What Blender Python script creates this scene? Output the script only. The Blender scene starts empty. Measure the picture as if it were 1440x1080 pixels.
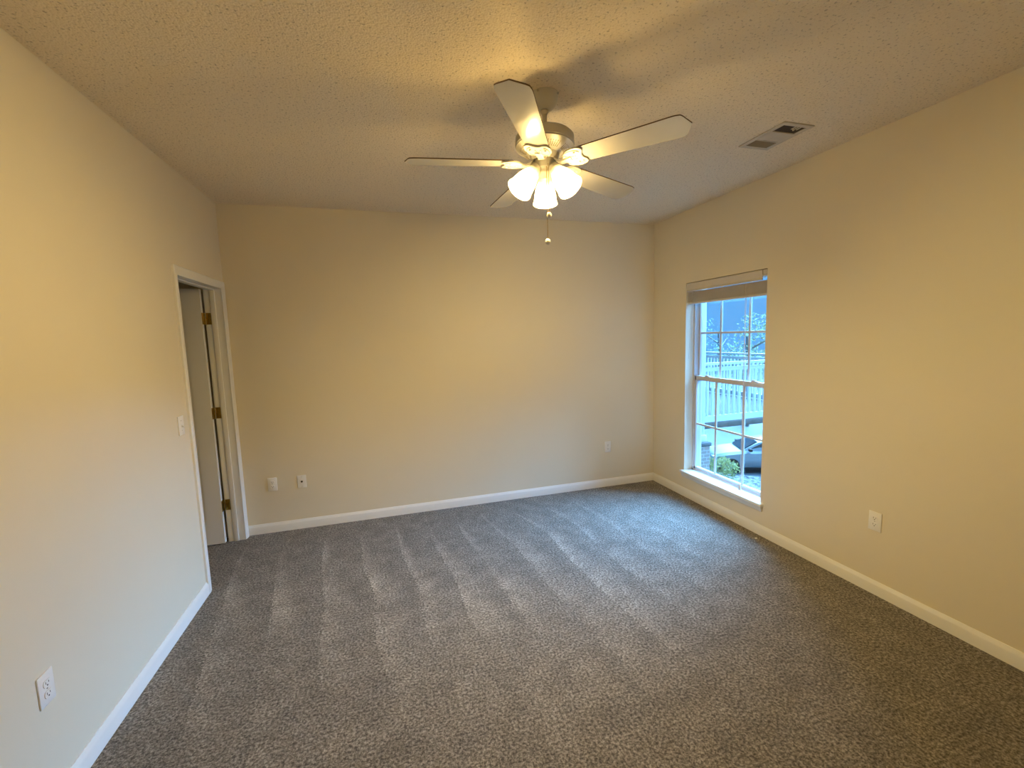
import bpy, bmesh, math, random
from mathutils import Vector, Matrix
random.seed(7)
S = bpy.context.scene
COL = S.collection
PI = math.pi
W, H, REAR = 3.989, 2.74, -4.62          # room width, height, rear wall (back wall is y = 0)

# ------------------------------------------------------------------ camera, sky, sun, exposure
def add_camera():
    loc = Vector((1.2071, -4.0845, 1.6212))
    yaw, pitch, roll, f = 0.2824, -0.1074, -0.0303, 614.06
    cy, sy, cp, sp = math.cos(yaw), math.sin(yaw), math.cos(pitch), math.sin(pitch)
    fw = Vector((sy*cp, cy*cp, sp)); r = Vector((cy, -sy, 0)); u = r.cross(fw)
    c, s = math.cos(roll), math.sin(roll)
    r2 = c*r + s*u; u2 = -s*r + c*u
    cam = bpy.data.cameras.new('camera'); o = bpy.data.objects.new('camera', cam); COL.objects.link(o)
    m = Matrix((r2, u2, -fw)).transposed().to_4x4(); m.translation = loc
    o.matrix_world = m
    cam.sensor_width = 36.0; cam.lens = f/1440*36; cam.clip_start = 0.02; cam.clip_end = 300
    S.camera = o
add_camera()

wd = bpy.data.worlds.new('sky'); S.world = wd; wd.use_nodes = True
nt = wd.node_tree; bg = nt.nodes['Background']
tc = nt.nodes.new('ShaderNodeTexCoord'); sep = nt.nodes.new('ShaderNodeSeparateXYZ'); rmp = nt.nodes.new('ShaderNodeValToRGB')
nt.links.new(tc.outputs['Generated'], sep.inputs[0]); nt.links.new(sep.outputs['Z'], rmp.inputs['Fac']); nt.links.new(rmp.outputs['Color'], bg.inputs['Color'])
rmp.color_ramp.elements[0].position = 0.0; rmp.color_ramp.elements[0].color = (0.14, 0.49, 1.05, 1)
rmp.color_ramp.elements[1].position = 0.6; rmp.color_ramp.elements[1].color = (0.15, 0.53, 1.12, 1)
bg.inputs['Strength'].default_value = 1.0

def add_sun(name, travel, strength, color, angle):
    l = bpy.data.lights.new(name, 'SUN'); l.energy = strength; l.color = color; l.angle = math.radians(angle)
    o = bpy.data.objects.new(name, l); COL.objects.link(o)
    o.rotation_euler = Vector(travel).to_track_quat('-Z', 'Y').to_euler()
    o.location = (12, -2, 8)
add_sun('soft_daylight', (-0.72, -0.17, -0.67), 68.0, (0.20, 0.52, 1.0), 74)

BULB_STRENGTH = 2780.0
BULB_COLOR = (1.0, 0.73, 0.29)
vs = S.view_settings
S.display_settings.display_device = 'sRGB'
vs.view_transform = 'Standard'; vs.look = 'None'; vs.exposure = 0.0; vs.gamma = 1.0; vs.use_curve_mapping = False
S.cycles.max_bounces = 12; S.cycles.diffuse_bounces = 7; S.cycles.transparent_max_bounces = 16
S.cycles.sample_clamp_indirect = 6.0
S.cycles.caustics_reflective = False; S.cycles.caustics_refractive = False

# ------------------------------------------------------------------ materials
def mat(name, color, rough=0.6, metal=0.0, bump=None, spec=0.3, vary=None):
    """bump = (scale, strength, distance); vary = (scale, amount): faint procedural mottling"""
    m = bpy.data.materials.new(name); m.use_nodes = True
    n = m.node_tree; b = n.nodes['Principled BSDF']
    b.inputs['Base Color'].default_value = (*color, 1); b.inputs['Roughness'].default_value = rough
    b.inputs['Metallic'].default_value = metal; b.inputs['Specular IOR Level'].default_value = spec
    t = n.nodes.new('ShaderNodeTexCoord')
    if vary:
        x = n.nodes.new('ShaderNodeTexNoise'); x.inputs['Scale'].default_value = vary[0]; x.inputs['Detail'].default_value = 4
        n.links.new(t.outputs['Object'], x.inputs['Vector'])
        r = n.nodes.new('ShaderNodeValToRGB'); a = vary[1]
        r.color_ramp.elements[0].position = 0.3; r.color_ramp.elements[1].position = 0.7
        r.color_ramp.elements[0].color = (*[c*(1-a) for c in color], 1); r.color_ramp.elements[1].color = (*[min(1, c*(1+a)) for c in color], 1)
        n.links.new(x.outputs['Fac'], r.inputs['Fac']); n.links.new(r.outputs['Color'], b.inputs['Base Color'])
    if bump:
        x = n.nodes.new('ShaderNodeTexNoise'); x.inputs['Scale'].default_value = bump[0]; x.inputs['Detail'].default_value = 3
        n.links.new(t.outputs['Object'], x.inputs['Vector'])
        bn = n.nodes.new('ShaderNodeBump'); bn.inputs['Strength'].default_value = bump[1]; bn.inputs['Distance'].default_value = bump[2]
        n.links.new(x.outputs['Fac'], bn.inputs['Height']); n.links.new(bn.outputs['Normal'], b.inputs['Normal'])
    return m

M = {}
M['wall'] = mat('cream wall paint', (0.735, 0.67, 0.535), 0.75, bump=(160, 0.12, 0.002), spec=0.2, vary=(1.5, 0.015))
M['trim'] = mat('white trim paint', (0.80, 0.79, 0.76), 0.45, spec=0.4, vary=(3, 0.01))
M['plastic'] = mat('white plastic', (0.82, 0.80, 0.77), 0.35, spec=0.5, vary=(30, 0.01))
M['slot'] = mat('dark slot', (0.05, 0.045, 0.04), 0.6)
M['screw'] = mat('screw metal', (0.5, 0.48, 0.44), 0.4, metal=1.0)
M['brass'] = mat('antique brass', (0.42, 0.28, 0.07), 0.35, metal=1.0, vary=(60, 0.25))
M['blade'] = mat('white satin fan blade', (0.50, 0.48, 0.44), 0.14, spec=0.5, vary=(12, 0.02))
M['fan'] = mat('white enamel fan metal', (0.56, 0.54, 0.49), 0.35, spec=0.5, vary=(20, 0.01))
M['blade_edge_shade'] = mat('blade edge shade', (0.16, 0.10, 0.05), 0.6)  # brown stands in for shade on the thickness of the blade
M['vinyl'] = mat('white window vinyl', (0.56, 0.54, 0.54), 0.4, spec=0.4, vary=(8, 0.02))
M['slat'] = mat('blind slat', (0.60, 0.56, 0.52), 0.45, spec=0.3, vary=(20, 0.03))
M['vent'] = mat('painted register metal', (0.54, 0.48, 0.38), 0.5, vary=(15, 0.05))
M['vent_dark'] = mat('duct shade', (0.05, 0.035, 0.025), 0.8)
M['vent_brown'] = mat('brown vent metal', (0.24, 0.19, 0.12), 0.8)  # darker brown tone for the far louvres and the fan housing slots
M['rail'] = mat('white exterior paint', (0.66, 0.68, 0.68), 0.5, vary=(6, 0.04))
M['deck'] = mat('weathered deck board', (0.12, 0.10, 0.085), 0.8, vary=(9, 0.2), bump=(40, 0.3, 0.004))
M['concrete'] = mat('concrete pavement', (0.125, 0.125, 0.125), 0.85, vary=(3, 0.08), bump=(60, 0.2, 0.003))
M['asphalt'] = mat('asphalt', (0.055, 0.06, 0.065), 0.9, vary=(5, 0.15), bump=(90, 0.4, 0.004))
M['mulch'] = mat('bark mulch', (0.15, 0.135, 0.125), 0.95, vary=(7, 0.9), bump=(14, 1.0, 0.05))
M['ext'] = mat('exterior siding', (0.6, 0.6, 0.58), 0.7, vary=(4, 0.04))
M['carpaint'] = mat('silver car paint', (0.40, 0.41, 0.42), 0.25, metal=0.3, spec=0.6, vary=(4, 0.01))
M['carglass'] = mat('dark car glass', (0.03, 0.035, 0.04), 0.08, spec=0.6)
M['rubber'] = mat('black rubber', (0.02, 0.02, 0.022), 0.7, vary=(30, 0.1))
M['hub'] = mat('alloy wheel', (0.45, 0.45, 0.46), 0.35, metal=0.8)
M['lamplens'] = mat('headlamp lens', (0.55, 0.56, 0.58), 0.12, spec=0.7)
M['bark'] = mat('tree bark', (0.22, 0.21, 0.20), 0.9, vary=(20, 0.3), bump=(30, 0.8, 0.02))
M['lint'] = mat('white lint', (0.8, 0.8, 0.78), 0.9)

def leaf_mat(name, c1, c2):
    m = mat(name, c1, 0.7, spec=0.2, vary=(2.5, 0.25))
    n = m.node_tree; b = n.nodes['Principled BSDF']; o = n.nodes['Material Output']
    tl = n.nodes.new('ShaderNodeBsdfTranslucent'); tl.inputs['Color'].default_value = (*c1, 1)
    mx = n.nodes.new('ShaderNodeMixShader'); mx.inputs[0].default_value = 0.5
    n.links.new(b.outputs[0], mx.inputs[1]); n.links.new(tl.outputs[0], mx.inputs[2]); n.links.new(mx.outputs[0], o.inputs[0])
    return m
M['leaf'] = leaf_mat('haze tinted leaves', (0.16, 0.24, 0.26), None)  # distant haze is put into this leaf colour
M['leaf2'] = leaf_mat('pale green leaves', (0.24, 0.28, 0.17), None)
M['leaf3'] = leaf_mat('yellow green shrub leaves', (0.26, 0.26, 0.10), None)

def brick_mat():
    m = mat('brick', (0.4, 0.3, 0.26), 0.85)
    n = m.node_tree; b = n.nodes['Principled BSDF']; t = n.nodes['Texture Coordinate']
    k = n.nodes.new('ShaderNodeTexBrick'); k.inputs['Scale'].default_value = 4.2
    k.inputs['Color1'].default_value = (0.42, 0.31, 0.27, 1); k.inputs['Color2'].default_value = (0.33, 0.26, 0.24, 1); k.inputs['Mortar'].default_value = (0.55, 0.53, 0.5, 1)
    mp = n.nodes.new('ShaderNodeMapping'); mp.inputs['Rotation'].default_value = (PI/2, 0, 0)
    n.links.new(t.outputs['Object'], mp.inputs['Vector']); n.links.new(mp.outputs['Vector'], k.inputs['Vector']); n.links.new(k.outputs['Color'], b.inputs['Base Color'])
    return m
M['brick'] = brick_mat()

def ceiling_mat():
    m = mat('popcorn ceiling texture', (0.81, 0.71, 0.55), 0.9, spec=0.1)
    n = m.node_tree; b = n.nodes['Principled BSDF']; t = n.nodes['Texture Coordinate']
    a = n.nodes.new('ShaderNodeTexNoise'); a.inputs['Scale'].default_value = 150; a.inputs['Detail'].default_value = 3; a.inputs['Roughness'].default_value = 0.6
    v = n.nodes.new('ShaderNodeTexVoronoi'); v.inputs['Scale'].default_value = 110
    for x in (a, v): n.links.new(t.outputs['Object'], x.inputs['Vector'])
    mx = n.nodes.new('ShaderNodeMath'); mx.operation = 'SUBTRACT'
    n.links.new(a.outputs['Fac'], mx.inputs[0]); n.links.new(v.outputs['Distance'], mx.inputs[1])
    bp = n.nodes.new('ShaderNodeBump'); bp.inputs['Strength'].default_value = 0.55; bp.inputs['Distance'].default_value = 0.005
    n.links.new(mx.outputs[0], bp.inputs['Height']); n.links.new(bp.outputs['Normal'], b.inputs['Normal'])
    # tiny pits of the sprayed texture, their shade put into the colour
    r = n.nodes.new('ShaderNodeValToRGB'); r.color_ramp.elements[0].position = 0.30; r.color_ramp.elements[1].position = 0.41
    r.color_ramp.elements[0].color = (0.50, 0.43, 0.32, 1); r.color_ramp.elements[1].color = (0.81, 0.71, 0.55, 1)
    p = n.nodes.new('ShaderNodeTexNoise'); p.inputs['Scale'].default_value = 85; p.inputs['Detail'].default_value = 2
    n.links.new(t.outputs['Object'], p.inputs['Vector']); n.links.new(p.outputs['Fac'], r.inputs['Fac']); n.links.new(r.outputs['Color'], b.inputs['Base Color'])
    return m
M['ceiling'] = ceiling_mat()

def carpet_mat():
    m = mat('cut pile carpet', (0.3, 0.25, 0.2), 0.95, spec=0.05)
    n = m.node_tree; b = n.nodes['Principled BSDF']; t = n.nodes['Texture Coordinate']
    L = n.links.new
    def noise(scale, detail, rough=0.5):
        x = n.nodes.new('ShaderNodeTexNoise'); x.inputs['Scale'].default_value = scale; x.inputs['Detail'].default_value = detail; x.inputs['Roughness'].default_value = rough
        return x
    fine = noise(82, 5, 0.78); L(t.outputs['Object'], fine.inputs['Vector'])
    r = n.nodes.new('ShaderNodeValToRGB'); e = r.color_ramp.elements
    e[0].position = 0.39; e[0].color = (0.052, 0.045, 0.037, 1); e[1].position = 0.62; e[1].color = (0.43, 0.39, 0.34, 1)
    q = e.new(0.50); q.color = (0.20, 0.174, 0.145, 1)
    L(fine.outputs['Fac'], r.inputs['Fac'])
    # vacuum strokes: wedges of pile brushed the other way, running from the far wall towards the camera
    def mth(op, a, c=None, clamp=False):
        x = n.nodes.new('ShaderNodeMath'); x.operation = op; x.use_clamp = clamp
        for i, v in enumerate((a, c)):
            if v is None: continue
            if isinstance(v, (int, float)): x.inputs[i].default_value = v
            else: L(v, x.inputs[i])
        return x.outputs[0]
    xyz = n.nodes.new('ShaderNodeSeparateXYZ'); L(t.outputs['Object'], xyz.inputs[0])
    wob = noise(0.7, 1, 0.4); L(t.outputs['Object'], wob.inputs['Vector'])
    u = mth('ADD', mth('ADD', xyz.outputs['X'], mth('MULTIPLY', xyz.outputs['Y'], 0.09)), mth('ADD', mth('MULTIPLY', wob.outputs['Fac'], 0.30), mth('MULTIPLY', fine.outputs['Fac'], 0.10)))
    fr = mth('FRACT', mth('DIVIDE', u, 0.28))
    wid = mth('MULTIPLY', mth('ADD', mth('MULTIPLY', xyz.outputs['Y'], -1.0), -0.30), 0.62, True)     # wedge widens with distance from the wall
    inside = mth('SUBTRACT', 1.0, mth('DIVIDE', fr, mth('ADD', wid, 0.02)), True)
    fade = mth('MULTIPLY', mth('ADD', xyz.outputs['Y'], 2.6), 0.75, True)
    pt2 = noise(2.2, 2, 0.5); L(t.outputs['Object'], pt2.inputs['Vector'])
    msk = mth('MULTIPLY', mth('ADD', pt2.outputs['Fac'], -0.30), 2.6, True)
    nearwin = mth('MULTIPLY', mth('SUBTRACT', 3.75, xyz.outputs['X']), 0.9, True)
    msk = mth('MULTIPLY', msk, nearwin)
    amt = mth('ADD', 0.90, mth('MULTIPLY', mth('MULTIPLY', mth('MULTIPLY', inside, fade), msk), 0.80))
    r2 = n.nodes.new('ShaderNodeCombineXYZ')
    for i in range(3): L(amt, r2.inputs[i])
    pt = noise(8, 4, 0.65); L(t.outputs['Object'], pt.inputs['Vector'])
    r3 = n.nodes.new('ShaderNodeValToRGB'); r3.color_ramp.elements[0].position = 0.35; r3.color_ramp.elements[1].position = 0.7
    r3.color_ramp.elements[0].color = (0.80, 0.80, 0.80, 1); r3.color_ramp.elements[1].color = (1.22, 1.22, 1.22, 1)
    L(pt.outputs['Fac'], r3.inputs['Fac'])
    def mul(a, c):
        x = n.nodes.new('ShaderNodeMix'); x.data_type = 'RGBA'; x.blend_type = 'MULTIPLY'; x.inputs[0].default_value = 1.0
        L(a, x.inputs[6]); L(c, x.inputs[7]); return x.outputs[2]
    L(mul(mul(r.outputs['Color'], r2.outputs['Vector']), r3.outputs['Color']), b.inputs['Base Color'])
    b.inputs['Sheen Weight'].default_value = 0.15; b.inputs['Sheen Roughness'].default_value = 0.5
    bp = n.nodes.new('ShaderNodeBump'); bp.inputs['Strength'].default_value = 0.8; bp.inputs['Distance'].default_value = 0.012
    L(fine.outputs['Fac'], bp.inputs['Height']); L(bp.outputs['Normal'], b.inputs['Normal'])
    return m
M['carpet'] = carpet_mat()

def glass_mat():
    m = bpy.data.materials.new('window glass'); m.use_nodes = True; n = m.node_tree; n.nodes.clear()
    o = n.nodes.new('ShaderNodeOutputMaterial'); mx = n.nodes.new('ShaderNodeMixShader'); a = n.nodes.new('ShaderNodeBsdfTransparent'); g = n.nodes.new('ShaderNodeBsdfGlossy')
    a.inputs['Color'].default_value = (0.94, 0.97, 0.98, 1); g.inputs['Roughness'].default_value = 0.02; mx.inputs[0].default_value = 0.05
    n.links.new(a.outputs[0], mx.inputs[1]); n.links.new(g.outputs[0], mx.inputs[2]); n.links.new(mx.outputs[0], o.inputs[0])
    return m
M['glass'] = glass_mat()

def shade_mat():
    m = bpy.data.materials.new('frosted white glass shade'); m.use_nodes = True; n = m.node_tree; n.nodes.clear()
    o = n.nodes.new('ShaderNodeOutputMaterial')
    tr = n.nodes.new('ShaderNodeBsdfTransparent'); tr.inputs['Color'].default_value = (1, 0.97, 0.92, 1)
    tl = n.nodes.new('ShaderNodeBsdfTranslucent'); tl.inputs['Color'].default_value = (0.62, 0.59, 0.54, 1)
    df = n.nodes.new('ShaderNodeBsdfPrincipled'); df.inputs['Base Color'].default_value = (0.55, 0.53, 0.48, 1); df.inputs['Roughness'].default_value = 0.3
    m1 = n.nodes.new('ShaderNodeMixShader'); m1.inputs[0].default_value = 0.45; m2 = n.nodes.new('ShaderNodeMixShader'); m2.inputs[0].default_value = 0.30
    n.links.new(tl.outputs[0], m1.inputs[1]); n.links.new(df.outputs[0], m1.inputs[2])
    n.links.new(m1.outputs[0], m2.inputs[1]); n.links.new(tr.outputs[0], m2.inputs[2]); n.links.new(m2.outputs[0], o.inputs[0])
    return m
M['shade'] = shade_mat()

def bulb_mat():
    m = bpy.data.materials.new('lit bulb'); m.use_nodes = True; n = m.node_tree; n.nodes.clear()
    o = n.nodes.new('ShaderNodeOutputMaterial'); e = n.nodes.new('ShaderNodeEmission')
    e.inputs['Color'].default_value = (*BULB_COLOR, 1); e.inputs['Strength'].default_value = BULB_STRENGTH
    n.links.new(e.outputs[0], o.inputs[0]); return m
M['bulb'] = bulb_mat()

# ------------------------------------------------------------------ mesh helpers
ORIG = {}                                 # object -> world position of its origin
class MB:
    def __init__(s): s.bm = bmesh.new()
    def box(s, a, b, bevel=0.0, rot=None, about=None):
        a, b = Vector(a), Vector(b); r = bmesh.ops.create_cube(s.bm, size=1.0); vs_ = r['verts']
        for v in vs_: v.co = Vector(((v.co.x+.5)*(b.x-a.x)+a.x, (v.co.y+.5)*(b.y-a.y)+a.y, (v.co.z+.5)*(b.z-a.z)+a.z))
        if bevel > 0:
            es = {e for v in vs_ for e in v.link_edges}
            rb = bmesh.ops.bevel(s.bm, geom=list(es), offset=bevel, segments=2, affect='EDGES', profile=0.5, clamp_overlap=True)
            vs_ = list({v for f in rb['faces'] for v in f.verts} | {v for v in vs_ if v.is_valid})
        if rot is not None:
            c = Vector(about) if about is not None else (a+b)/2
            for v in vs_: v.co = rot @ (v.co - c) + c
        return s
    def prism(s, pts, z0, z1, m=None):
        """outline pts (x, y) extruded z0..z1, then moved by matrix m"""
        lo = [s.bm.verts.new((x, y, z0)) for x, y in pts]; hi = [s.bm.verts.new((x, y, z1)) for x, y in pts]
        n = len(pts); s.bm.faces.new(lo[::-1]); s.bm.faces.new(hi)
        for i in range(n): s.bm.faces.new((lo[i], lo[(i+1) % n], hi[(i+1) % n], hi[i]))
        if m is not None:
            for v in lo+hi: v.co = m @ v.co
        return s
    def lathe(s, prof, m=None, seg=32, cap=True):
        """profile [(r, z)] turned about z, then moved by matrix m"""
        m = m or Matrix(); rings = []
        for r, z in prof:
            if r < 1e-6: rings.append([s.bm.verts.new(m @ Vector((0, 0, z)))])
            else: rings.append([s.bm.verts.new(m @ Vector((r*math.cos(2*PI*i/seg), r*math.sin(2*PI*i/seg), z))) for i in range(seg)])
        for a, b in zip(rings, rings[1:]):
            for i in range(seg):
                j = (i+1) % seg
                if len(a) == 1 and len(b) == 1: continue
                if len(a) == 1: s.bm.faces.new((a[0], b[i], b[j]))
                elif len(b) == 1: s.bm.faces.new((a[j], a[i], b[0]))
                else: s.bm.faces.new((a[j], a[i], b[i], b[j]))
        if cap:
            if len(rings[0]) > 1: s.bm.faces.new(rings[0])
            if len(rings[-1]) > 1: s.bm.faces.new(rings[-1][::-1])
        return s
    def tube(s, pts, r, seg=8):
        pts = [Vector(p) for p in pts]; rs = r if isinstance(r, (list, tuple)) else [r]*len(pts); rings = []
        t0 = (pts[1]-pts[0]).normalized(); up = Vector((0, 0, 1)) if abs(t0.z) < 0.9 else Vector((1, 0, 0))
        for i, p in enumerate(pts):
            t = (pts[min(i+1, len(pts)-1)] - pts[max(i-1, 0)]).normalized()
            x = t.cross(up).normalized(); y = x.cross(t)
            rings.append([s.bm.verts.new(p + rs[i]*(math.cos(2*PI*k/seg)*x + math.sin(2*PI*k/seg)*y)) for k in range(seg)])
        for a, b in zip(rings, rings[1:]):
            for k in range(seg): s.bm.faces.new((a[k], a[(k+1) % seg], b[(k+1) % seg], b[k]))
        s.bm.faces.new(rings[0][::-1]); s.bm.faces.new(rings[-1]); return s
    def sphere(s, c, r, u=16, v=10, sc=(1, 1, 1)):
        q = bmesh.ops.create_uvsphere(s.bm, u_segments=u, v_segments=v, radius=r)
        for x in q['verts']: x.co = Vector((x.co.x*sc[0], x.co.y*sc[1], x.co.z*sc[2])) + Vector(c)
        return s
    def sweep(s, prof, path, up=Vector((0, 0, 1))):
        """profile [(across, out)] loop swept along straight-cornered path frames [(origin, across vec, out vec)]"""
        rings = [[s.bm.verts.new(Vector(o) + a*Vector(ac) + b*Vector(ou)) for a, b in prof] for o, ac, ou in path]
        n = len(prof)
        for p, q in zip(rings, rings[1:]):
            for i in range(n): s.bm.faces.new((p[i], p[(i+1) % n], q[(i+1) % n], q[i]))
        s.bm.faces.new(rings[0][::-1]); s.bm.faces.new(rings[-1]); return s
    def loft(s, rings):
        rr = [[s.bm.verts.new(p) for p in r] for r in rings]; n = len(rr[0])
        for p, q in zip(rr, rr[1:]):
            for i in range(n): s.bm.faces.new((p[i], p[(i+1) % n], q[(i+1) % n], q[i]))
        s.bm.faces.new(rr[0][::-1]); s.bm.faces.new(rr[-1]); return s
    def apply(s, m):
        for v in s.bm.verts: v.co = m @ v.co
        return s
    def build(s, name, material, parent=None, smooth=True, origin=None):
        bmesh.ops.recalc_face_normals(s.bm, faces=s.bm.faces)
        base = ORIG[parent] if parent is not None else (Vector(origin) if origin is not None else None)
        if base is None:
            zs = [v.co for v in s.bm.verts]; lo = Vector((min(v.x for v in zs), min(v.y for v in zs), min(v.z for v in zs))); hi = Vector((max(v.x for v in zs), max(v.y for v in zs), max(v.z for v in zs)))
            base = Vector(((lo.x+hi.x)/2, (lo.y+hi.y)/2, lo.z))
        for v in s.bm.verts: v.co -= base
        me = bpy.data.meshes.new(name); s.bm.to_mesh(me); s.bm.free()
        for m in (material if isinstance(material, (list, tuple)) else [material]): me.materials.append(m)
        if smooth:
            for p in me.polygons: p.use_smooth = True
            me.set_sharp_from_angle(angle=math.radians(32))
        o = bpy.data.objects.new(name, me); COL.objects.link(o)
        if parent is not None: o.parent = parent
        else: o.location = base
        ORIG[o] = base
        return o
def tag(o, label, cat, group=None):
    o['label'] = label; o['category'] = cat
    if group: o['group'] = group
    o['kind'] = 'thing'
    return o
def thing(name, loc, label, cat, group=None):
    o = bpy.data.objects.new(name, None); COL.objects.link(o); o.location = loc; o.empty_display_size = 0.1
    ORIG[o] = Vector(loc); return tag(o, label, cat, group)
def struct(o, label=None, cat=None):
    if label: tag(o, label, cat)
    o['kind'] = 'structure'
    return o
def sgroup(name, loc, label, cat):
    o = bpy.data.objects.new(name, None); COL.objects.link(o); o.location = loc; ORIG[o] = Vector(loc)
    return struct(o, label, cat)

# ------------------------------------------------------------------ room shell
DY0, DY1, DH = -0.850, -0.080, 2.066      # door opening in the left wall
WY0, WY1, WZ0, WZ1 = -1.430, -0.515, 0.262, 2.075   # window opening in the right wall
TW = 0.115; TR = 0.20
HX = -1.35                                # the hall beyond the door
b = MB(); b.box((HX-0.2, REAR-0.2, -0.15), (W+TR, 0.25, 0)).build('floor', M['carpet'], smooth=False, origin=(0, 0, 0))
struct(bpy.data.objects['floor'], 'grey brown cut pile carpet with vacuum strokes over the whole floor', 'carpet')
b = MB(); b.box((HX-0.2, REAR-0.2, H), (W+TR, 0.25, H+0.15))
struct(b.build('ceiling', M['ceiling'], smooth=False, origin=(0, 0, H)), 'flat ceiling with bumpy sprayed popcorn texture', 'ceiling')
b = MB(); b.box((0, 0, 0), (W, 0.2, H)); b.box((HX-0.15, 0, 0), (0, 0.2, H)); b.box((W, 0, 0), (W+TR, 0.2, H))
struct(b.build('wall_back', M['wall'], smooth=False), 'plain cream painted wall at the far end', 'wall')
b = MB(); b.box((-TW, REAR, 0), (0, DY0-0.02, H)); b.box((-TW, DY1+0.02, 0), (0, 0, H)); b.box((-TW, DY0-0.02, DH+0.02), (0, DY1+0.02, H))
struct(b.build('wall_left', M['wall'], smooth=False), 'cream painted wall on the left with the doorway', 'wall')
b = MB()
b.box((W, REAR, 0), (W+TR, 0, WZ0-0.03)); b.box((W, REAR, WZ1), (W+TR, 0, H))
b.box((W, WY1, WZ0-0.03), (W+TR, 0, WZ1)); b.box((W, REAR, WZ0-0.03), (W+TR, WY0, WZ1))
struct(b.build('wall_right', M['wall'], smooth=False), 'cream painted wall on the right with the window', 'wall')
b = MB(); b.box((HX-0.15, REAR-0.2, 0), (W+TR, REAR, H))
struct(b.build('wall_rear', M['wall'], smooth=False))
b = MB(); b.box((HX-0.15, REAR, 0), (HX, 0, H))
struct(b.build('wall_hall', M['wall'], smooth=False))
b = MB(); b.box((HX, -1.75, 0), (-TW, -1.65, H))
struct(b.build('wall_hall_side', M['wall'], smooth=False))

BB = [(0, 0), (0.014, 0), (0.014, 0.058), (0.011, 0.068), (0.006, 0.076), (0.004, 0.083), (0, 0.083)]   # (out from wall, up)
def baseboard(name, p0, p1, out, label):
    o_ = Vector(out); b = MB()
    b.loft([[Vector(p) + o_*a + Vector((0, 0, z)) for a, z in BB] for p in (p0, p1)])
    struct(b.build(name, M['trim']), label, 'baseboard')
baseboard('baseboard_back', (0.0, 0, 0), (W, 0, 0), (0, -1, 0), 'white baseboard along the far wall')
baseboard('baseboard_right', (W, 0, 0), (W, REAR, 0), (-1, 0, 0), 'white baseboard along the window wall')
baseboard('baseboard_left', (0, DY0-0.059, 0), (0, REAR, 0), (1, 0, 0), 'white baseboard along the left wall up to the door casing')
baseboard('baseboard_rear', (0, REAR, 0), (W, REAR, 0), (0, 1, 0), 'white baseboard along the wall behind the camera')

# ------------------------------------------------------------------ door (hinged on its far side, swung into the hall)
door = sgroup('door_1', (0, (DY0+DY1)/2, 0), 'white panelled door standing open into the dark hall beyond the left wall', 'door')
CAS = [(0, 0), (0.0, 0.012), (0.006, 0.016), (0.030, 0.014), (0.040, 0.011), (0.050, 0.010), (0.058, 0.006), (0.058, 0)]   # (across from outer edge in, out)
def casing(x, sgn):
    cw = 0.058; y0, y1, zt = DY0-cw, DY1+cw, DH+cw
    out = Vector((sgn, 0, 0)); path = [((x, y0, 0), (0, 1, 0), out), ((x, y0, zt), (0, 1, -1), out), ((x, y1, zt), (0, -1, -1), out), ((x, y1, 0), (0, -1, 0), out)]
    return MB().sweep(CAS, path)
casing(0, 1).build('door_casing', M['trim'], door)
casing(-TW, -1).build('door_casing', M['trim'], door)
b = MB()
b.box((-TW-0.002, DY0-0.02, 0), (0.002, DY0, DH)); b.box((-TW-0.002, DY1, 0), (0.002, DY1+0.02, DH)); b.box((-TW-0.002, DY0-0.02, DH), (0.002, DY1+0.02, DH+0.02))
b.build('door_jamb', M['trim'], door, smooth=False)
b = MB()                                   # stop
b.box((-TW+0.037, DY0, 0), (-TW+0.072, DY0+0.011, DH-0.011), 0.003); b.box((-TW+0.037, DY1-0.011, 0), (-TW+0.072, DY1, DH-0.011), 0.003); b.box((-TW+0.037, DY0, DH-0.011), (-TW+0.072, DY1, DH), 0.003)
b.build('door_stop', M['trim'], door)
PV = Vector((-TW-0.013, DY1+0.001, 0))     # hinge line
SWING = Matrix.Translation(PV) @ Matrix.Rotation(math.radians(-90), 4, 'Z') @ Matrix.Translation(-PV)
lx0, lx1, ly0, ly1, lz0, lz1 = -TW, -TW+0.035, DY0+0.003, DY1-0.003, 0.012, DH-0.004
b = MB(); b.box((lx0+0.004, ly0, lz0), (lx1-0.004, ly1, lz1), 0.001)
mid = (ly0+ly1)/2
def panels():
    rows = [(0.20, 0.80), (0.93, 1.53), (1.64, 1.92)]
    cols = [(ly0+0.115, mid-0.055), (mid+0.055, ly1-0.115)]
    return [(c0, c1, r0, r1) for c0, c1 in cols for r0, r1 in rows]
ys = sorted({ly0, ly1} | {v for p in panels() for v in p[:2]}); zs_ = sorted({lz0, lz1} | {v for p in panels() for v in p[2:]})
for x0, x1 in ((lx0, lx0+0.006), (lx1-0.006, lx1)):            # raised stiles and rails on both faces
    for i in range(len(ys)-1):
        for j in range(len(zs_)-1):
            if not any(abs(ys[i]-p[0]) < 1e-6 and abs(ys[i+1]-p[1]) < 1e-6 and abs(zs_[j]-p[2]) < 1e-6 for p in panels()):
                b.box((x0, ys[i], zs_[j]), (x1, ys[i+1], zs_[j+1]))
leaf = b.apply(SWING).build('door_leaf', M['trim'], door, smooth=False)
b = MB()
for c0, c1, r0, r1 in panels():
    for x0, x1 in ((lx0+0.0015, lx0+0.006), (lx1-0.006, lx1-0.0015)):
        b.box((x0, c0+0.028, r0+0.028), (x1, c1-0.028, r1-0.028), 0.002)
b.apply(SWING).build('door_panel', M['trim'], leaf)
b = MB()
for sx, x in ((-1, lx0), (1, lx1)):
    m = Matrix.Translation((x, ly0+0.07, 0.95)) @ Matrix.Rotation(sx*PI/2, 4, 'Y')
    b.lathe([(0.030, 0), (0.030, 0.006), (0.012, 0.010), (0.011, 0.03), (0.024, 0.04), (0.027, 0.052), (0.020, 0.062), (0, 0.064)], m, 24)
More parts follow.
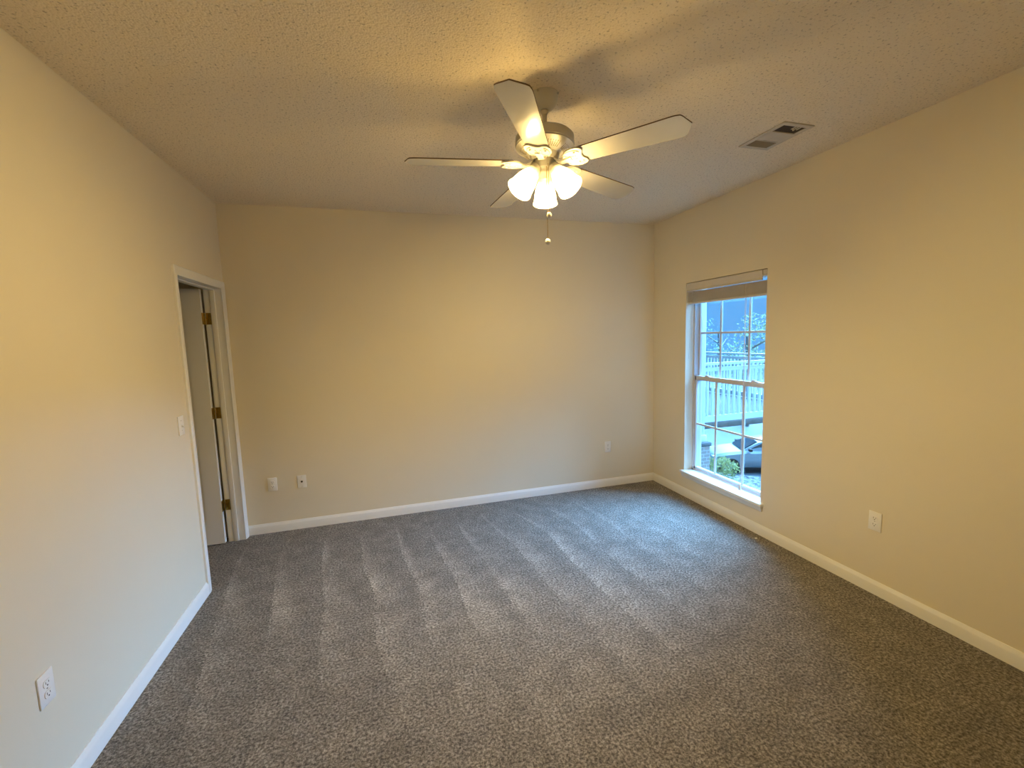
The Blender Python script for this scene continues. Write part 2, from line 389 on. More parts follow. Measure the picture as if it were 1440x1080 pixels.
b.apply(SWING).build('door_knob', M['brass'], leaf)
for z in (1.835, 1.084, 0.318):
    b = MB(); z0, z1 = z-0.045, z+0.045
    b.tube([(PV.x, PV.y-0.001, z0), (PV.x, PV.y-0.001, z1)], 0.0065, 10)
    b.box((-TW-0.003, DY1-0.0025, z0), (-TW+0.032, DY1+0.001, z1), 0.001)                      # leaf screwed to the jamb
    h = MB(); h.box((lx0-0.003, ly1-0.0005, z0), (lx0+0.032, ly1+0.002, z1), 0.0008)
    bb = h.apply(SWING)
    me = bpy.data.meshes.new('t'); bb.bm.to_mesh(me); bb.bm.free(); b.bm.from_mesh(me); bpy.data.meshes.remove(me)
    for k in (-0.03, 0, 0.03):
        b.sphere((-TW+0.018, DY1-0.003, z+k), 0.0035, 8, 6)
    b.build('hinge', M['brass'], door)['label'] = 'brass door hinge'

# ------------------------------------------------------------------ window
def window(name, y0, y1, label):
    cy_ = (y0+y1)/2
    w = sgroup(name, (W+0.1, cy_, WZ0), label, 'window')
    FX0, FX1 = W+0.088, W+0.170            # vinyl frame depth
    yi0, yi1 = y0, y1
    b = MB(); t = 0.022
    b.box((FX0, y0, WZ0), (FX1, y0+t, WZ1)); b.box((FX0, y1-t, WZ0), (FX1, y1, WZ1)); b.box((FX0, y0, WZ1-t), (FX1, y1, WZ1)); b.box((FX0, y0, WZ0), (FX1, y1, WZ0+0.014))
    for yy in (y0+t, y1-t):                # sash tracks
        b.box((FX0+0.036, yy-0.004, WZ0), (FX0+0.040, yy+0.004, WZ1))
    b.build('window_frame', M['vinyl'], w, smooth=False)
    def sash(x0, x1, z0, z1, bot, top):
        s_ = MB(); st = 0.022; a, c = y0+t-0.002, y1-t+0.002
        s_.box((x0, a, z0), (x1, a+st, z1), 0.002); s_.box((x0, c-st, z0), (x1, c, z1), 0.002)
        s_.box((x0, a, z0), (x1, c, z0+bot), 0.002); s_.box((x0, a, z1-top), (x1, c, z1), 0.002)
        o = s_.build('sash', M['vinyl'], w)
        gx = (x0+x1)/2; g0, g1, h0, h1 = a+st, c-st, z0+bot, z1-top
        mu = MB(); mw = 0.009
        for yy in (cy_-0.162, cy_+0.162): mu.box((gx-0.006, yy-mw, h0), (gx+0.006, yy+mw, h1), 0.002)
        zz = (h0+h1)/2; mu.box((gx-0.0055, g0, zz-mw), (gx+0.0055, g1, zz+mw), 0.002)
        mu.build('muntin', M['vinyl'], o)
        g = MB(); g.box((gx+0.007, g0-0.004, h0-0.004), (gx+0.010, g1+0.004, h1+0.004)); g.build('glass_pane', M['glass'], o, smooth=False)
        return o
    sash(FX0+0.044, FX0+0.074, 1.150, WZ1-t, 0.034, 0.03)
    lo = sash(FX0+0.006, FX0+0.036, WZ0+0.012, 1.196, 0.026, 0.042)
    b = MB()
    for yy in (cy_-0.27, cy_+0.27):        # sash locks on the meeting rail
        b.box((FX0+0.004, yy-0.03, 1.196), (FX0+0.030, yy+0.03, 1.204), 0.002); b.box((FX0+0.010, yy-0.006, 1.204), (FX0+0.022, yy+0.034, 1.213), 0.002)
    b.build('sash_lock', M['vinyl'], w)
    b = MB(); b.box((W-0.036, y0-0.034, WZ0-0.026), (W+0.09, y1+0.034, WZ0), 0.006)
    b.build('window_sill', M['trim'], w)
    b = MB(); b.loft([[Vector((W+dx, yy, zz)) for dx, zz in ((0, WZ0-0.066), (-0.012, WZ0-0.066), (-0.016, WZ0-0.05), (-0.026, WZ0-0.03), (-0.028, WZ0-0.024), (0, WZ0-0.024))] for yy in (y0-0.022, y1+0.022)])
    b.build('window_apron', M['trim'], w)
    return w
window('window_1', WY0, WY1, 'double hung white vinyl window with divided panes in the right wall')

def blind(y0, y1, label, grp=None):
    bx = thing('window_blind', (W+0.03, (y0+y1)/2, WZ1), label, 'blind')
    b = MB(); b.box((W+0.008, y0+0.012, WZ1-0.052), (W+0.066, y1-0.012, WZ1-0.004), 0.003); b.build('headrail', M['slat'], bx)
    b = MB(); b.loft([[Vector((W+dx, yy, WZ1+dz)) for dx, dz in ((0.004, -0.004), (-0.002, -0.010), (0.000, -0.066), (-0.004, -0.072), (-0.004, -0.080), (0.002, -0.083), (0.006, -0.078), (0.006, -0.004))] for yy in (y0+0.045, y1-0.010)])
    b.build('valance', M['slat'], bx)
    b = MB(); b.box((W-0.004, y0+0.002, WZ1-0.055), (W+0.03, y0+0.042, WZ1-0.042), 0.003); b.build('bracket', M['vinyl'], bx)
    n = 24
    for k in range(n):
        z = WZ1-0.085-k*0.0040
        b = MB(); j = random.uniform(-0.0012, 0.0012)
        b.box((W+0.010+j, y0+0.014, z-0.0026), (W+0.060+j, y1-0.012, z), 0.0009); b.build('slat', M['slat'], bx)
    zb = WZ1-0.085-n*0.0040
    b = MB(); b.box((W+0.010, y0+0.014, zb-0.017), (W+0.060, y1-0.012, zb), 0.003); b.build('bottom_rail', M['slat'], bx)
    yl = y1-0.085                         # tilt cord near the far jamb
    b = MB(); b.tube([(W+0.004, yl, WZ1-0.085), (W+0.003, yl+0.008, WZ1-0.30), (W+0.001, yl+0.038, WZ1-0.71)], 0.0016, 6); b.tube([(W+0.004, yl-0.006, WZ1-0.085), (W+0.004, yl-0.004, WZ1-0.30), (W+0.004, yl-0.002, 1.2)], 0.0013, 6)
    b.build('tilt_cord', M['slat'], bx)
    yr = y0+0.205
    b = MB(); b.tube([(W+0.006, yr+0.004, WZ1-0.085), (W+0.004, yr, 1.2), (W+0.002, yr+0.006, 0.34)], 0.0016, 6); b.tube([(W+0.008, yr-0.005, WZ1-0.085), (W+0.005, yr-0.003, 1.2), (W+0.002, yr+0.006, 0.34)], 0.0016, 6)
    lc = b.build('lift_cord', M['slat'], bx)
    b = MB(); b.lathe([(0.003, 0.052), (0.008, 0.040), (0.011, 0.006), (0.009, 0), (0, 0)][::-1], Matrix.Translation((W+0.002, yr+0.006, 0.292)), 12); b.build('tassel', M['slat'], lc)
    return bx
blind(WY0, WY1, 'white slatted blind raised to the top of the window')

# ------------------------------------------------------------------ wall plates
def plate_frame(pos, nrm):
    """matrix: local x across, y up, z out of the wall"""
    z = Vector(nrm); y = Vector((0, 0, 1)); x = y.cross(z)
    m = Matrix((x, y, z)).transposed().to_4x4(); m.translation = Vector(pos); return m
def rbox(b, m, x0, x1, y0, y1, z0, z1, bev=0.0):
    t = MB(); t.box((x0, y0, z0), (x1, y1, z1), bev); t.apply(m); me = bpy.data.meshes.new('t'); t.bm.to_mesh(me); t.bm.free(); b.bm.from_mesh(me); bpy.data.meshes.remove(me)
def circle(r, n=20, sx=1.0, sy=1.0, cx=0, cy=0): return [(cx+r*sx*math.cos(2*PI*i/n), cy+r*sy*math.sin(2*PI*i/n)) for i in range(n)]
def cover(t, m, w=0.072, h=0.116):
    b = MB(); rbox(b, m, -w/2, w/2, -h/2, h/2, 0, 0.006, 0.0025); return b.build('cover_plate', M['plastic'], t)
def outlet(pos, nrm, label):
    t = thing('wall_outlet', pos, label, 'outlet', 'outlets low on the walls'); m = plate_frame(pos, nrm)
    cover(t, m)
    for s_ in (1, -1):
        b = MB(); pts = []
        for i in range(24):
            a = 2*PI*i/24; pts.append((0.0172*math.cos(a), max(-0.0125, min(0.0125, 0.0172*math.sin(a)))+s_*0.0195))
        b.prism(pts, 0.0055, 0.0085, m); rc = b.build('receptacle', M['plastic'], t)
        b = MB()
        rbox(b, m, -0.0078, -0.0056, s_*0.0195-0.002, s_*0.0195+0.007, 0.008, 0.0088); rbox(b, m, 0.0056, 0.0078, s_*0.0195-0.001, s_*0.0195+0.006, 0.008, 0.0088)
        b.prism(circle(0.0028, 10, cy=s_*0.0195-0.0075), 0.008, 0.0088, m); b.build('slot', M['slot'], rc)
    b = MB(); b.prism(circle(0.0028, 10), 0.005, 0.0072, m); b.build('screw', M['screw'], t)
outlet((0, -2.265, 0.447), (1, 0, 0), 'white duplex outlet low on the left wall near the camera')
outlet((0.222, 0, 0.423), (0, -1, 0), 'white outlet on the far wall nearest the door')
outlet((3.429, 0, 0.431), (0, -1, 0), 'white outlet on the far wall near the window corner')
outlet((W, -2.266, 0.451), (-1, 0, 0), 'white duplex outlet on the window wall to the right of the window')
t = thing('coax_plate', (0.453, 0, 0.421), 'white cable jack plate on the far wall with one dark centre socket', 'cable jack'); m = plate_frame((0.453, 0, 0.421), (0, -1, 0)); cover(t, m, 0.072, 0.112)
b = MB(); b.lathe([(0.0085, 0.005), (0.0085, 0.009), (0.006, 0.010), (0.006, 0.016), (0, 0.016)], m, 12); b.build('connector', M['slot'], t)
for s_ in (1, -1): MB().prism(circle(0.0028, 10, cy=s_*0.041), 0.005, 0.0072, m).build('screw', M['screw'], t)
t = thing('light_switch', (0, -1.020, 1.148), 'white toggle light switch on the left wall beside the door casing', 'switch'); m = plate_frame((0, -1.020, 1.148), (1, 0, 0)); cover(t, m, 0.074, 0.116)
b = MB(); rbox(b, m, -0.0065, 0.0065, -0.013, 0.013, 0.005, 0.0075, 0.001); tg = b.build('toggle_bezel', M['plastic'], t)
b = MB(); x = MB(); x.box((-0.004, -0.004, 0), (0.004, 0.004, 0.016), 0.0015); x.apply(m @ Matrix.Translation((0, -0.001, 0.005)) @ Matrix.Rotation(math.radians(28), 4, 'X')); me = bpy.data.meshes.new('t'); x.bm.to_mesh(me); x.bm.free(); b.bm.from_mesh(me); b.build('toggle', M['plastic'], tg)
for s_ in (1, -1): MB().prism(circle(0.0028, 10, cy=s_*0.030), 0.005, 0.0072, m).build('screw', M['screw'], t)

# ------------------------------------------------------------------ ceiling register
vx0, vx1, vy0, vy1 = 3.364, 3.580, -2.106, -1.783
t = thing('ceiling_vent', ((vx0+vx1)/2, (vy0+vy1)/2, H), 'rectangular grey metal air vent in the ceiling above the window wall', 'vent')
b = MB(); fl = 0.030; zt, zb = H, H-0.007
ix0, ix1, iy0, iy1 = vx0+fl, vx1-fl, vy0+fl, vy1-fl
b.box((vx0, vy0, zb), (vx1, iy0, zt), 0.003); b.box((vx0, iy1, zb), (vx1, vy1, zt), 0.003); b.box((vx0, iy0-0.004, zb), (ix0, iy1+0.004, zt), 0.003); b.box((ix1, iy0-0.004, zb), (vx1, iy1+0.004, zt), 0.003)
b.build('vent_frame', M['vent'], t)
b = MB(); b.box((ix0, iy0, H-0.0016), (ix1, iy1, H-0.0004)); b.build('duct_shade_sheet', M['vent_dark'], t, smooth=False)  # flat near-black sheet, the shade inside the duct put into its colour
ya, yb = iy0+0.078, iy1-0.078
def louvres(y0, y1, n, ang, material, name, along):
    b = MB()
    for k in range(n):
        if along == 'y':
            xx = ix0+(k+0.5)*(ix1-ix0)/n; w_ = (ix1-ix0)/n*0.62; b.box((xx-w_, y0, H-0.0046), (xx+w_, y1, H-0.0036), rot=Matrix.Rotation(math.radians(ang), 3, 'Y'))
        else:
            yy = y0+(k+0.5)*(y1-y0)/n; w_ = (y1-y0)/n*0.62; b.box((ix0, yy-w_, H-0.0046), (ix1, yy+w_, H-0.0036), rot=Matrix.Rotation(math.radians(ang), 3, 'X'))
    b.build(name, material, t, smooth=False)
louvres(ya, yb, 8, 12, M['vent'], 'louvre', 'y')
louvres(yb, iy1, 6, -14, M['vent_brown'], 'louvre', 'x')
for yd in (ya, yb): MB().box((ix0, yd-0.004, zb), (ix1, yd+0.004, H-0.001)).build('divider_bar', M['vent'], t, smooth=False)
b = MB(); b.box(((ix0+ix1)/2+0.022, ya-0.050, H-0.010), ((ix0+ix1)/2+0.030, ya-0.040, H-0.001), 0.001)
for k in range(3): b.box((ix0+0.085+0.018*k, iy0+0.004, H-0.0045), (ix0+0.093+0.018*k, iy0+0.034, H-0.002))
b.build('damper_lever', M['vent'], t)

# ------------------------------------------------------------------ ceiling fan with three lit shades
HUB = Vector((1.9884, -2.0598, 2.4272)); TIL = (-0.0311, -0.0354)
nz = Vector((-TIL[0], -TIL[1], 1)).normalized(); xz = Vector((1, 0, TIL[0])).normalized(); yz = nz.cross(xz)
FANM = Matrix((xz, yz, nz)).transposed().to_4x4(); FANM.translation = HUB      # hub frame, z up, blade plane z = 0
PIV = FANM @ Vector((0, 0, 0.235))
fan = thing('ceiling_fan', (PIV.x, PIV.y, H), 'white five blade ceiling fan with three lit glass shades and pull chains', 'ceiling fan')
CP = Matrix.Translation((PIV.x, PIV.y, 0))
MB().lathe([(0, H-0.070), (0.022, H-0.070), (0.036, H-0.066), (0.051, H-0.052), (0.061, H-0.032), (0.065, H-0.010), (0.066, H)], CP, 32).build('canopy', M['fan'], fan)
for sx in (1, -1): MB().sphere((PIV.x+sx*0.050, PIV.y-0.047, H-0.010), 0.005, 8, 6).build('canopy_screw', M['screw'], fan)
b = MB(); b.lathe([(0.0115, 0.10), (0.0115, 0.245)], FANM, 16); b.lathe([(0.022, 0.118), (0.022, 0.145), (0.017, 0.150)], FANM, 16); b.build('downrod', M['fan'], fan)
MB().lathe([(0, 0.226), (0.014, 0.226), (0.020, 0.236), (0.018, 0.250), (0, 0.256)], FANM, 16).build('hanger_ball', M['fan'], fan)
MB().lathe([(0, 0.138), (0.040, 0.137), (0.100, 0.133), (0.128, 0.128), (0.138, 0.118), (0.139, 0.082), (0.136, 0.079), (0.136, 0.074), (0.130, 0.072), (0.110, 0.058), (0.078, 0.044), (0.070, 0.040), (0.066, 0.020), (0.060, 0.012), (0, 0.012)], FANM, 48).build('motor_housing', M['fan'], fan)
for k in range(60):                        # vent slots round the underside of the motor housing
    if k % 12 in (0, 1): continue
    b = MB()
    a = 2*PI*k/60 + 0.1; p0, p1 = Vector((0.116, 0, 0.0625)), Vector((0.086, 0, 0.0475))
    d = (p1-p0).normalized(); side = Vector((0, 1, 0)); up = d.cross(side)
    r_ = Matrix.Rotation(a, 4, 'Z'); vs4 = []
    for q in (p0, p1):
        for s_ in (-1, 1):
            for e_ in (-0.0012, 0.0012): vs4.append(b.bm.verts.new(FANM @ (r_ @ (q + side*s_*0.0016 + up*e_))))
    i0 = vs4
    for f in ((0, 1, 3, 2), (4, 5, 7, 6), (0, 1, 5, 4), (2, 3, 7, 6), (0, 2, 6, 4), (1, 3, 7, 5)): b.bm.faces.new([i0[i] for i in f])
    b.build('vent_slot', M['vent_brown'], fan, smooth=False)
PHI, RT, HALF, CUT, PITCH = 311.06, 0.6546, 0.0683, 0.0326, -0.1838
def blade_outline():
    side = [(0.150, 0.046), (0.158, 0.051), (0.30, 0.0575), (0.45, 0.0632), (0.59, HALF), (0.605, HALF*0.99), (RT-CUT, HALF*0.93), (RT-0.024, HALF*0.76), (RT-0.016, HALF*0.50), (RT-0.007, HALF*0.22)]
    return side + [(RT, 0)] + [(x, -y) for x, y in side[::-1]]
def leaf_plate():
    up = [(0.098, 0.010), (0.108, 0.022), (0.118, 0.040), (0.132, 0.053), (0.150, 0.060), (0.170, 0.061), (0.188, 0.058), (0.200, 0.049), (0.204, 0.038), (0.200, 0.026), (0.193, 0.014), (0.190, 0.006)]
    return up + [(x, -y) for x, y in up[::-1]]
for k in range(5):
    rot = Matrix.Rotation(math.radians(PHI + 72*k), 4, 'Z'); tilt = Matrix.Rotation(PITCH, 4, 'X')
    m = FANM @ rot @ tilt
    b = MB(); b.prism(blade_outline(), 0.0, 0.0055, m); bl = b.build('fan_blade', M['blade'], fan, smooth=False)
    o = bl.data
    o.materials.append(M['blade_edge_shade'])
    top = (FANM.to_3x3() @ rot.to_3x3() @ tilt.to_3x3()) @ Vector((0, 0, 1))
    for p in o.polygons:
        if abs(p.normal.dot(top)) < 0.5: p.material_index = 1
    b = MB(); b.prism(leaf_plate(), -0.0075, -0.0002, m)
    for sy in (-1, 1):                    # raised scrolls on the bracket
        pts = [m @ Vector((0.150+0.036*math.cos(a), sy*(0.030+0.020*math.sin(a)), -0.0078)) for a in [2*PI*i/16 for i in range(14)]]
        b.tube(pts, 0.0032, 6)
    m0 = FANM @ rot
    arm = [(0.055, 0, 0.012), (0.072, 0, -0.004), (0.090, 0, -0.010), (0.112, 0, -0.008), (0.140, 0, -0.006)]
    prof = [[m0 @ Vector((x, yy*wd, z+zz)) for yy, zz in ((-1, -0.005), (1, -0.005), (1, 0.004), (-1, 0.004))] for (x, y, z), wd in zip(arm, (0.020, 0.017, 0.013, 0.014, 0.020))]
    b.loft(prof)
    for sx, sy in ((0.165, 0.035), (0.165, -0.035), (0.135, 0)): b.sphere(m @ Vector((sx, sy, -0.009)), 0.005, 8, 6)
    b.build('blade_bracket', M['fan'], bl)
MB().lathe([(0, 0.022), (0.040, 0.022), (0.050, 0.018), (0.053, 0.014), (0.053, -0.022), (0.051, -0.027), (0.040, -0.030), (0.036, -0.034), (0.036, -0.046), (0.026, -0.054), (0.012, -0.058), (0.010, -0.068), (0, -0.071)], FANM, 40).build('switch_housing', M['fan'], fan)
b = MB(); dc = math.radians(248); b.sphere(FANM @ Vector((0.053*math.cos(dc), 0.053*math.sin(dc), 0.006)), 0.004, 8, 6); b.build('housing_screw', M['slot'], fan)
SH = [(0.027, 0.004), (0.031, 0.000), (0.032, 0.006), (0.038, 0.022), (0.046, 0.048), (0.052, 0.078), (0.0555, 0.104), (0.0600, 0.116), (0.0615, 0.122), (0.0590, 0.124), (0.0535, 0.104), (0.0500, 0.078), (0.0440, 0.048), (0.0360, 0.022), (0.0290, 0.007)]
for az in (188.6, 308.6, 68.6):
    a = math.radians(az); t_ = math.radians(38)
    e = Vector((math.cos(a), math.sin(a), 0)); d = e*math.sin(t_) - Vector((0, 0, 1))*math.cos(t_)
    base = e*0.060 + Vector((0, 0, -0.042))                   # neck of the glass, hub frame
    q = d.to_track_quat('Z', 'Y').to_matrix().to_4x4(); q.translation = base; lm = FANM @ q
    b = MB(); b.tube([FANM @ (e*0.030+Vector((0, 0, -0.036))), FANM @ (e*0.040+Vector((0, 0, -0.030))), FANM @ (base - d*0.020)], 0.009, 10)
    b.lathe([(0, -0.030), (0.018, -0.030), (0.027, -0.024), (0.029, -0.012), (0.029, 0.002), (0.026, 0.006), (0.024, 0.0), (0, 0.0)], lm, 24)
    hold = b.build('lamp_arm', M['fan'], fan)
    MB().lathe(SH, lm, 36, cap=False).build('lamp_shade', M['shade'], hold)
    b = MB(); b.lathe([(0, 0.066), (0.0245, 0.0662), (0.0265, 0.075), (0.0250, 0.088), (0.018, 0.100), (0, 0.107)], lm, 20); b.build('bulb', M['bulb'], hold)
    b = MB(); b.lathe([(0, 0.000), (0.013, 0.000), (0.014, 0.036), (0.022, 0.055), (0.0245, 0.0655), (0, 0.0655)], lm, 16); b.build('bulb_base', M['plastic'], hold)
def chain(px, py, ztop, zbot, rk):
    b = MB(); n = 60
    b.tube([(px, py, ztop), (px, py, zbot)], 0.0012, 6)
    for i in range(n): b.sphere((px, py, zbot+(ztop-zbot)*i/n), 0.0019, 6, 4)
    c = b.build('pull_chain', M['brass'], fan)
    k = MB(); k.lathe([(0, -0.012), (0.007, -0.012), (0.0115, -0.006), (0.0125, 0.002), (0.010, 0.009), (0.005, 0.013), (0, 0.014)], Matrix.Translation((px, py, zbot-0.010)), 16); k.build('pull_knob', M['fan'], c)
pcx, pcy = HUB.x-0.011, HUB.y-0.050
chain(pcx+0.007, pcy-0.004, 2.412, 2.190, 1)
chain(pcx+0.001, pcy+0.004, 2.412, 2.072, 1)

# ------------------------------------------------------------------ lint on the carpet
b = MB(); b.sphere((0, 0, 0.004), 0.010, 8, 6, (1.3, 0.7, 0.4)); b.apply(Matrix.Translation((3.905, -1.482, 0)))
tag(b.build('carpet_lint', M['lint']), 'tiny white scrap of lint on carpet by the baseboard under the window', 'lint')

# ------------------------------------------------------------------ outdoors
GZ = -4.9
def far(x, y): return (1.2071+(x-1.2071)*1.12, -4.0845+(y+4.0845)*1.12)
b = MB(); b.box((4.6, -25, GZ-0.2), (80, 70, GZ)); struct(b.build('ground', M['asphalt'], smooth=False), 'dark parking lot surface outside', 'ground')
# pale concrete strip across the lot
def slab(pts, z0, z1, m): return MB().prism(pts, z0, z1)
b = slab([far(*p) for p in ((10, 20), (22, 9.5), (60, -20), (80, 10), (40, 40), (18, 34))], GZ, GZ+0.03, None); struct(b.build('pavement', M['concrete'], smooth=False), 'pale concrete lot beyond the parked car', 'pavement')
b = slab([(5, -10)]+[far(*p) for p in ((18, -10), (16.6, 6.8), (15.2, 9.3), (13.4, 10.6), (9.5, 12.5))]+[(5, 14)], GZ, GZ+0.06, None); o = b.build('mulch_bed', M['mulch'], smooth=False); struct(o, 'brown mulch bed with pale flecks below the window', 'mulch bed')
# neighbouring porch: deck, railings, column on a brick pier
PX0, PX1, PY0, PY1, PZ = 4.25, 9.55, 2.20, 6.4, 0.00
b = MB(); b.box((PX0, PY0, PZ-0.09), (PX1, PY1, PZ), 0.004)
tag(b.build('porch_deck', M['deck']), 'weathered brown porch deck behind the white railing', 'porch deck')
for x, y, lab in ((4.6, PY0+0.2, 'square post under the porch deck next to the house'), (PX1-0.15, PY0+0.15, 'square post under the outer corner of the porch deck')):
    b = MB(); b.box((x-0.07, y-0.07, GZ), (x+0.07, y+0.07, PZ-0.09), 0.01); tag(b.build('porch_post', M['deck']), lab, 'post')
def railing(p0, p1, label):
    p0, p1 = Vector(p0), Vector(p1); L_ = (p1-p0).length; d = (p1-p0)/L_; s_ = Vector((-d.y, d.x, 0))
    r = thing('porch_railing', ((p0+p1)/2).to_tuple(), label, 'railing', None)
    def bar(z0, z1, w, n):
        b = MB(); b.loft([[p + s_*a + Vector((0, 0, z)) for a, z in ((-w, z0), (w, z0), (w, z1), (-w, z1))] for p in (p0, p1)]); b.build(n, M['rail'], r, smooth=False)
    bar(1.03, 1.07, 0.045, 'top_rail'); bar(0.92, 0.985, 0.02, 'upper_rail'); bar(0.02, 0.13, 0.025, 'bottom_rail')
    n = int(L_/0.112)
    for i in range(n):
        c = p0 + d*(L_*(i+0.5)/n)
        b = MB(); b.box((c.x-0.019, c.y-0.019, p0.z+0.12), (c.x+0.019, c.y+0.019, p0.z+0.95)); b.build('baluster', M['rail'], r, smooth=False)
    for p in (p0 + d*0.05, p1 - d*0.05):
        b = MB(); b.box((p.x-0.045, p.y-0.045, p0.z), (p.x+0.045, p.y+0.045, p0.z+1.10), 0.006); b.build('end_post', M['rail'], r)
    return r
railing((4.6, PY0+0.05, PZ), (PX1-0.14, PY0+0.05, PZ), 'white porch railing with square balusters nearest the window')
railing((PX1-0.05, PY0+0.20, PZ), (PX1-0.05, PY1, PZ), 'white porch railing running away behind the nearer railing')
c = thing('porch_column', (6.26, 2.02, -0.24), 'tall white square column standing on a brick pier left of railing', 'column')
b = MB(); b.box((6.20, 1.96, -0.16), (6.32, 2.08, 3.2), 0.006); b.build('shaft', M['rail'], c)
b = MB(); b.box((6.175, 1.935, -0.24), (6.345, 2.105, -0.12), 0.008); b.build('base', M['rail'], c)
b = MB(); b.box((6.175, 1.935, 3.2), (6.345, 2.105, 3.318), 0.008); b.build('capital', M['rail'], c)
c = thing('brick_pier', (6.26, 2.02, GZ), 'brick pier carrying the white porch column', 'pier')
b = MB(); b.box((6.14, 1.90, GZ), (6.38, 2.14, -0.30)); b.build('brickwork', M['brick'], c, smooth=False)
b = MB(); b.box((6.12, 1.88, -0.30), (6.40, 2.16, -0.24), 0.01); b.build('cap_stone', M['concrete'], c)

c = thing('porch_shade_roof', (7.0, 4.2, 3.32), 'unseen flat white porch roof over the column, added to shade the deck', 'porch roof')  # out of view, added to keep daylight off the porch deck
b = MB(); b.box((4.25, 1.90, 3.32), (9.8, 6.6, 3.46)); b.build('roof_slab', M['rail'], c, smooth=False); c['kind'] = 'structure'
b = MB(); b.box((4.25, 1.86, 3.33), (9.8, 1.895, 3.60)); b.build('fascia', M['rail'], c, smooth=False)

# parked car
def car(loc, fwd, label):
    ang = math.atan2(fwd[1], fwd[0]); T = Matrix.Translation(loc) @ Matrix.Rotation(ang, 4, 'Z')
    t = thing('parked_car', loc, label, 'car')
    def ring(x, w, z0, z1, wt, n=5):
        pts = [(x, -w*0.94, z0), (x, -w, z0+0.12), (x, -w, (z0+z1)/2), (x, -w*0.98, z1-0.10), (x, -wt, z1)]
        return [T @ Vector(p) for p in pts] + [T @ Vector((p[0], -p[1], p[2])) for p in pts[::-1]]
    st = [(2.30, 0.62, 0.34, 0.62, 0.50), (2.22, 0.78, 0.26, 0.72, 0.62), (2.05, 0.86, 0.22, 0.79, 0.70), (1.60, 0.89, 0.22, 0.88, 0.72), (0.95, 0.90, 0.22, 0.96, 0.76), (0.0, 0.90, 0.22, 0.98, 0.80), (-1.2, 0.90, 0.22, 1.00, 0.80), (-1.9, 0.87, 0.25, 1.02, 0.74), (-2.25, 0.80, 0.32, 0.96, 0.66), (-2.33, 0.70, 0.40, 0.85, 0.60)]
    b = MB(); b.loft([ring(*s_) for s_ in st]); body = b.build('car_body', M['carpaint'], t)
    b = MB(); cs = [(0.98, 0.74, 0.95, 0.97), (0.25, 0.66, 0.95, 1.36), (-0.15, 0.62, 0.95, 1.44), (-0.9, 0.61, 0.95, 1.43), (-1.35, 0.62, 0.95, 1.33), (-1.95, 0.68, 0.95, 1.02)]
    b.loft([[T @ Vector(p) for p in ((x, -0.80, z0), (x, -w, z1-0.03), (x, -w*0.85, z1), (x, w*0.85, z1), (x, w, z1-0.03), (x, 0.80, z0))] for x, w, z0, z1 in cs]); b.build('roof', M['carpaint'], t)
    b = MB(); b.loft([[T @ Vector(p) for p in ((x, -w, z), (x+0.03, -w, z+0.02), (x+0.03, w, z+0.02), (x, w, z))] for x, w, z in ((0.94, 0.68, 0.995), (0.27, 0.58, 1.35))]); b.build('windscreen', M['carglass'], t)
    for s_ in (1, -1):
        b = MB(); b.prism([(0.72, 1.0), (0.18, 1.28), (-0.15, 1.36), (-0.85, 1.36), (-1.25, 1.28), (-1.55, 1.05), (-0.3, 1.01)], 0.0, 0.03, T @ Matrix.Translation((0, s_*0.705+(0.03 if s_ > 0 else 0), 0)) @ Matrix.Rotation(s_*math.radians(-0.0), 4, 'X') @ Matrix.Rotation(PI/2, 4, 'X')); b.build('side_window', M['carglass'], t)
        b = MB(); b.box((0.60, s_*0.86-0.05, 0.97), (0.74, s_*0.98+0.02, 1.10), 0.03); b.apply(T); b.build('wing_mirror', M['rubber'], t)
        b = MB(); b.box((2.0, s_*0.62-0.16, 0.56), (2.26, s_*0.62+0.16, 0.72), 0.05); b.apply(T); b.build('headlamp', M['lamplens'], t)
        for wx in (1.42, -1.40):
            wm = T @ Matrix.Translation((wx, s_*0.80, 0.32)) @ Matrix.Rotation(PI/2, 4, 'X')
            b = MB(); b.lathe([(0.19, -0.10), (0.29, -0.105), (0.32, -0.07), (0.32, 0.07), (0.29, 0.105), (0.19, 0.10)], wm, 24); wl = b.build('wheel', M['rubber'], t)
            b = MB(); b.lathe([(0.20, -0.095), (0.08, -0.11), (0.08, 0.11), (0.20, 0.095)], wm, 20); b.build('hubcap', M['hub'], wl)
    b = MB(); b.box((2.20, -0.45, 0.34), (2.33, 0.45, 0.46), 0.03); b.apply(T); b.build('grille', M['rubber'], t)
fw_ = Vector((-0.90, 0.43)).normalized()
wl_ = Vector((16.30, 11.95))                # front left wheel on the ground
lft = Vector((-fw_.y, fw_.x)); cpos = wl_ - fw_*1.42 - lft*0.80
car((cpos.x, cpos.y, GZ+0.035), fw_, 'silver car parked in the lot below the window')

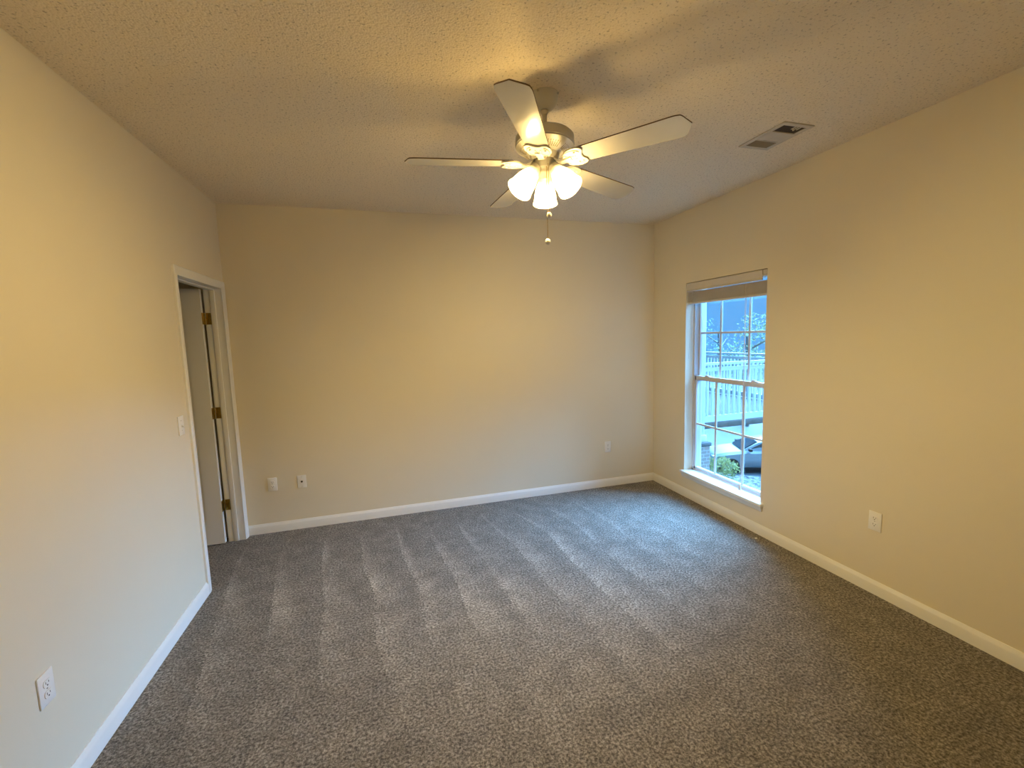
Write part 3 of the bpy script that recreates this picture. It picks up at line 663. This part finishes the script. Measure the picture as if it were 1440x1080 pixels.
# plants
def leaves(b, c, rx, rz, n, size, shell=0.55):
    for _ in range(n):
        while True:
            v = Vector((random.uniform(-1, 1), random.uniform(-1, 1), random.uniform(-1, 1)))
            if shell < v.length <= 1: break
        p = Vector(c) + Vector((v.x*rx, v.y*rx, v.z*rz)); s_ = size*random.uniform(0.6, 1.4)
        q = Matrix.Rotation(random.uniform(0, 6.28), 3, 'Z') @ Matrix.Rotation(random.uniform(-1.2, 1.2), 3, 'X') @ Matrix.Rotation(random.uniform(0, 6.28), 3, 'Y')
        vs_ = [b.bm.verts.new(p + q @ Vector((x*s_, y*s_, z*s_))) for x, y, z in ((-0.5, 0, 0), (0, -0.9, 0.12), (0.5, 0, 0), (0, 0.9, 0.12))]
        b.bm.faces.new(vs_)
def shrub(x, y, r, h, label):
    t = thing('shrub', (x, y, GZ+0.05), label, 'shrub')
    b = MB(); leaves(b, (x, y, GZ+h*0.55), r, h*0.5, 900, 0.07, 0.3); b.build('foliage', M['leaf3'], t)
    b = MB()
    for k in range(7):
        a = 2*PI*k/7; b.tube([(x, y, GZ+0.05), (x+r*0.3*math.cos(a), y+r*0.3*math.sin(a), GZ+h*0.4), (x+r*0.6*math.cos(a), y+r*0.6*math.sin(a), GZ+h*0.75)], [0.02, 0.014, 0.006], 6)
    b.build('stem', M['bark'], t)
shrub(14.95, 11.25, 0.85, 1.0, 'yellow green shrub at the edge of the mulch in front of the car')
def tree(x, y, h, r, leafm, n, label, cz=0.62):
    t = thing('tree', (x, y, GZ), label, 'tree', 'trees beyond the lot')
    b = MB(); b.tube([(x, y, GZ), (x+0.1, y, GZ+h*0.35), (x, y+0.1, GZ+h*0.8)], [0.22, 0.17, 0.06], 10)
    for k in range(7):
        a = 2*PI*k/7+x; z = GZ+h*(0.32+0.06*k); b.tube([(x, y, z), (x+r*0.7*math.cos(a), y+r*0.7*math.sin(a), z+h*0.12)], [0.07, 0.02], 6)
    b.build('trunk', M['bark'], t)
    b = MB()
    for k in range(9):
        a = random.uniform(0, 6.28); rr = r*random.uniform(0.1, 0.75); zz = GZ+h*random.uniform(0.35, 0.92)
        leaves(b, (x+rr*math.cos(a), y+rr*math.sin(a), zz), r*0.5, h*0.13, n//9, 0.12, 0.2)
    b.build('crown', leafm, t)
tree(27.5, 25.5, 8.0, 3.2, M['leaf'], 900, 'thin tree tinted blue green for haze standing left beyond the lot')
tree(24.5, 19.5, 7.6, 2.8, M['leaf2'], 1500, 'pale yellow green tree nearest beyond the lot')
tree(39, 23, 11, 4.2, M['leaf'], 900, 'hazy tree at the right edge of the window view')
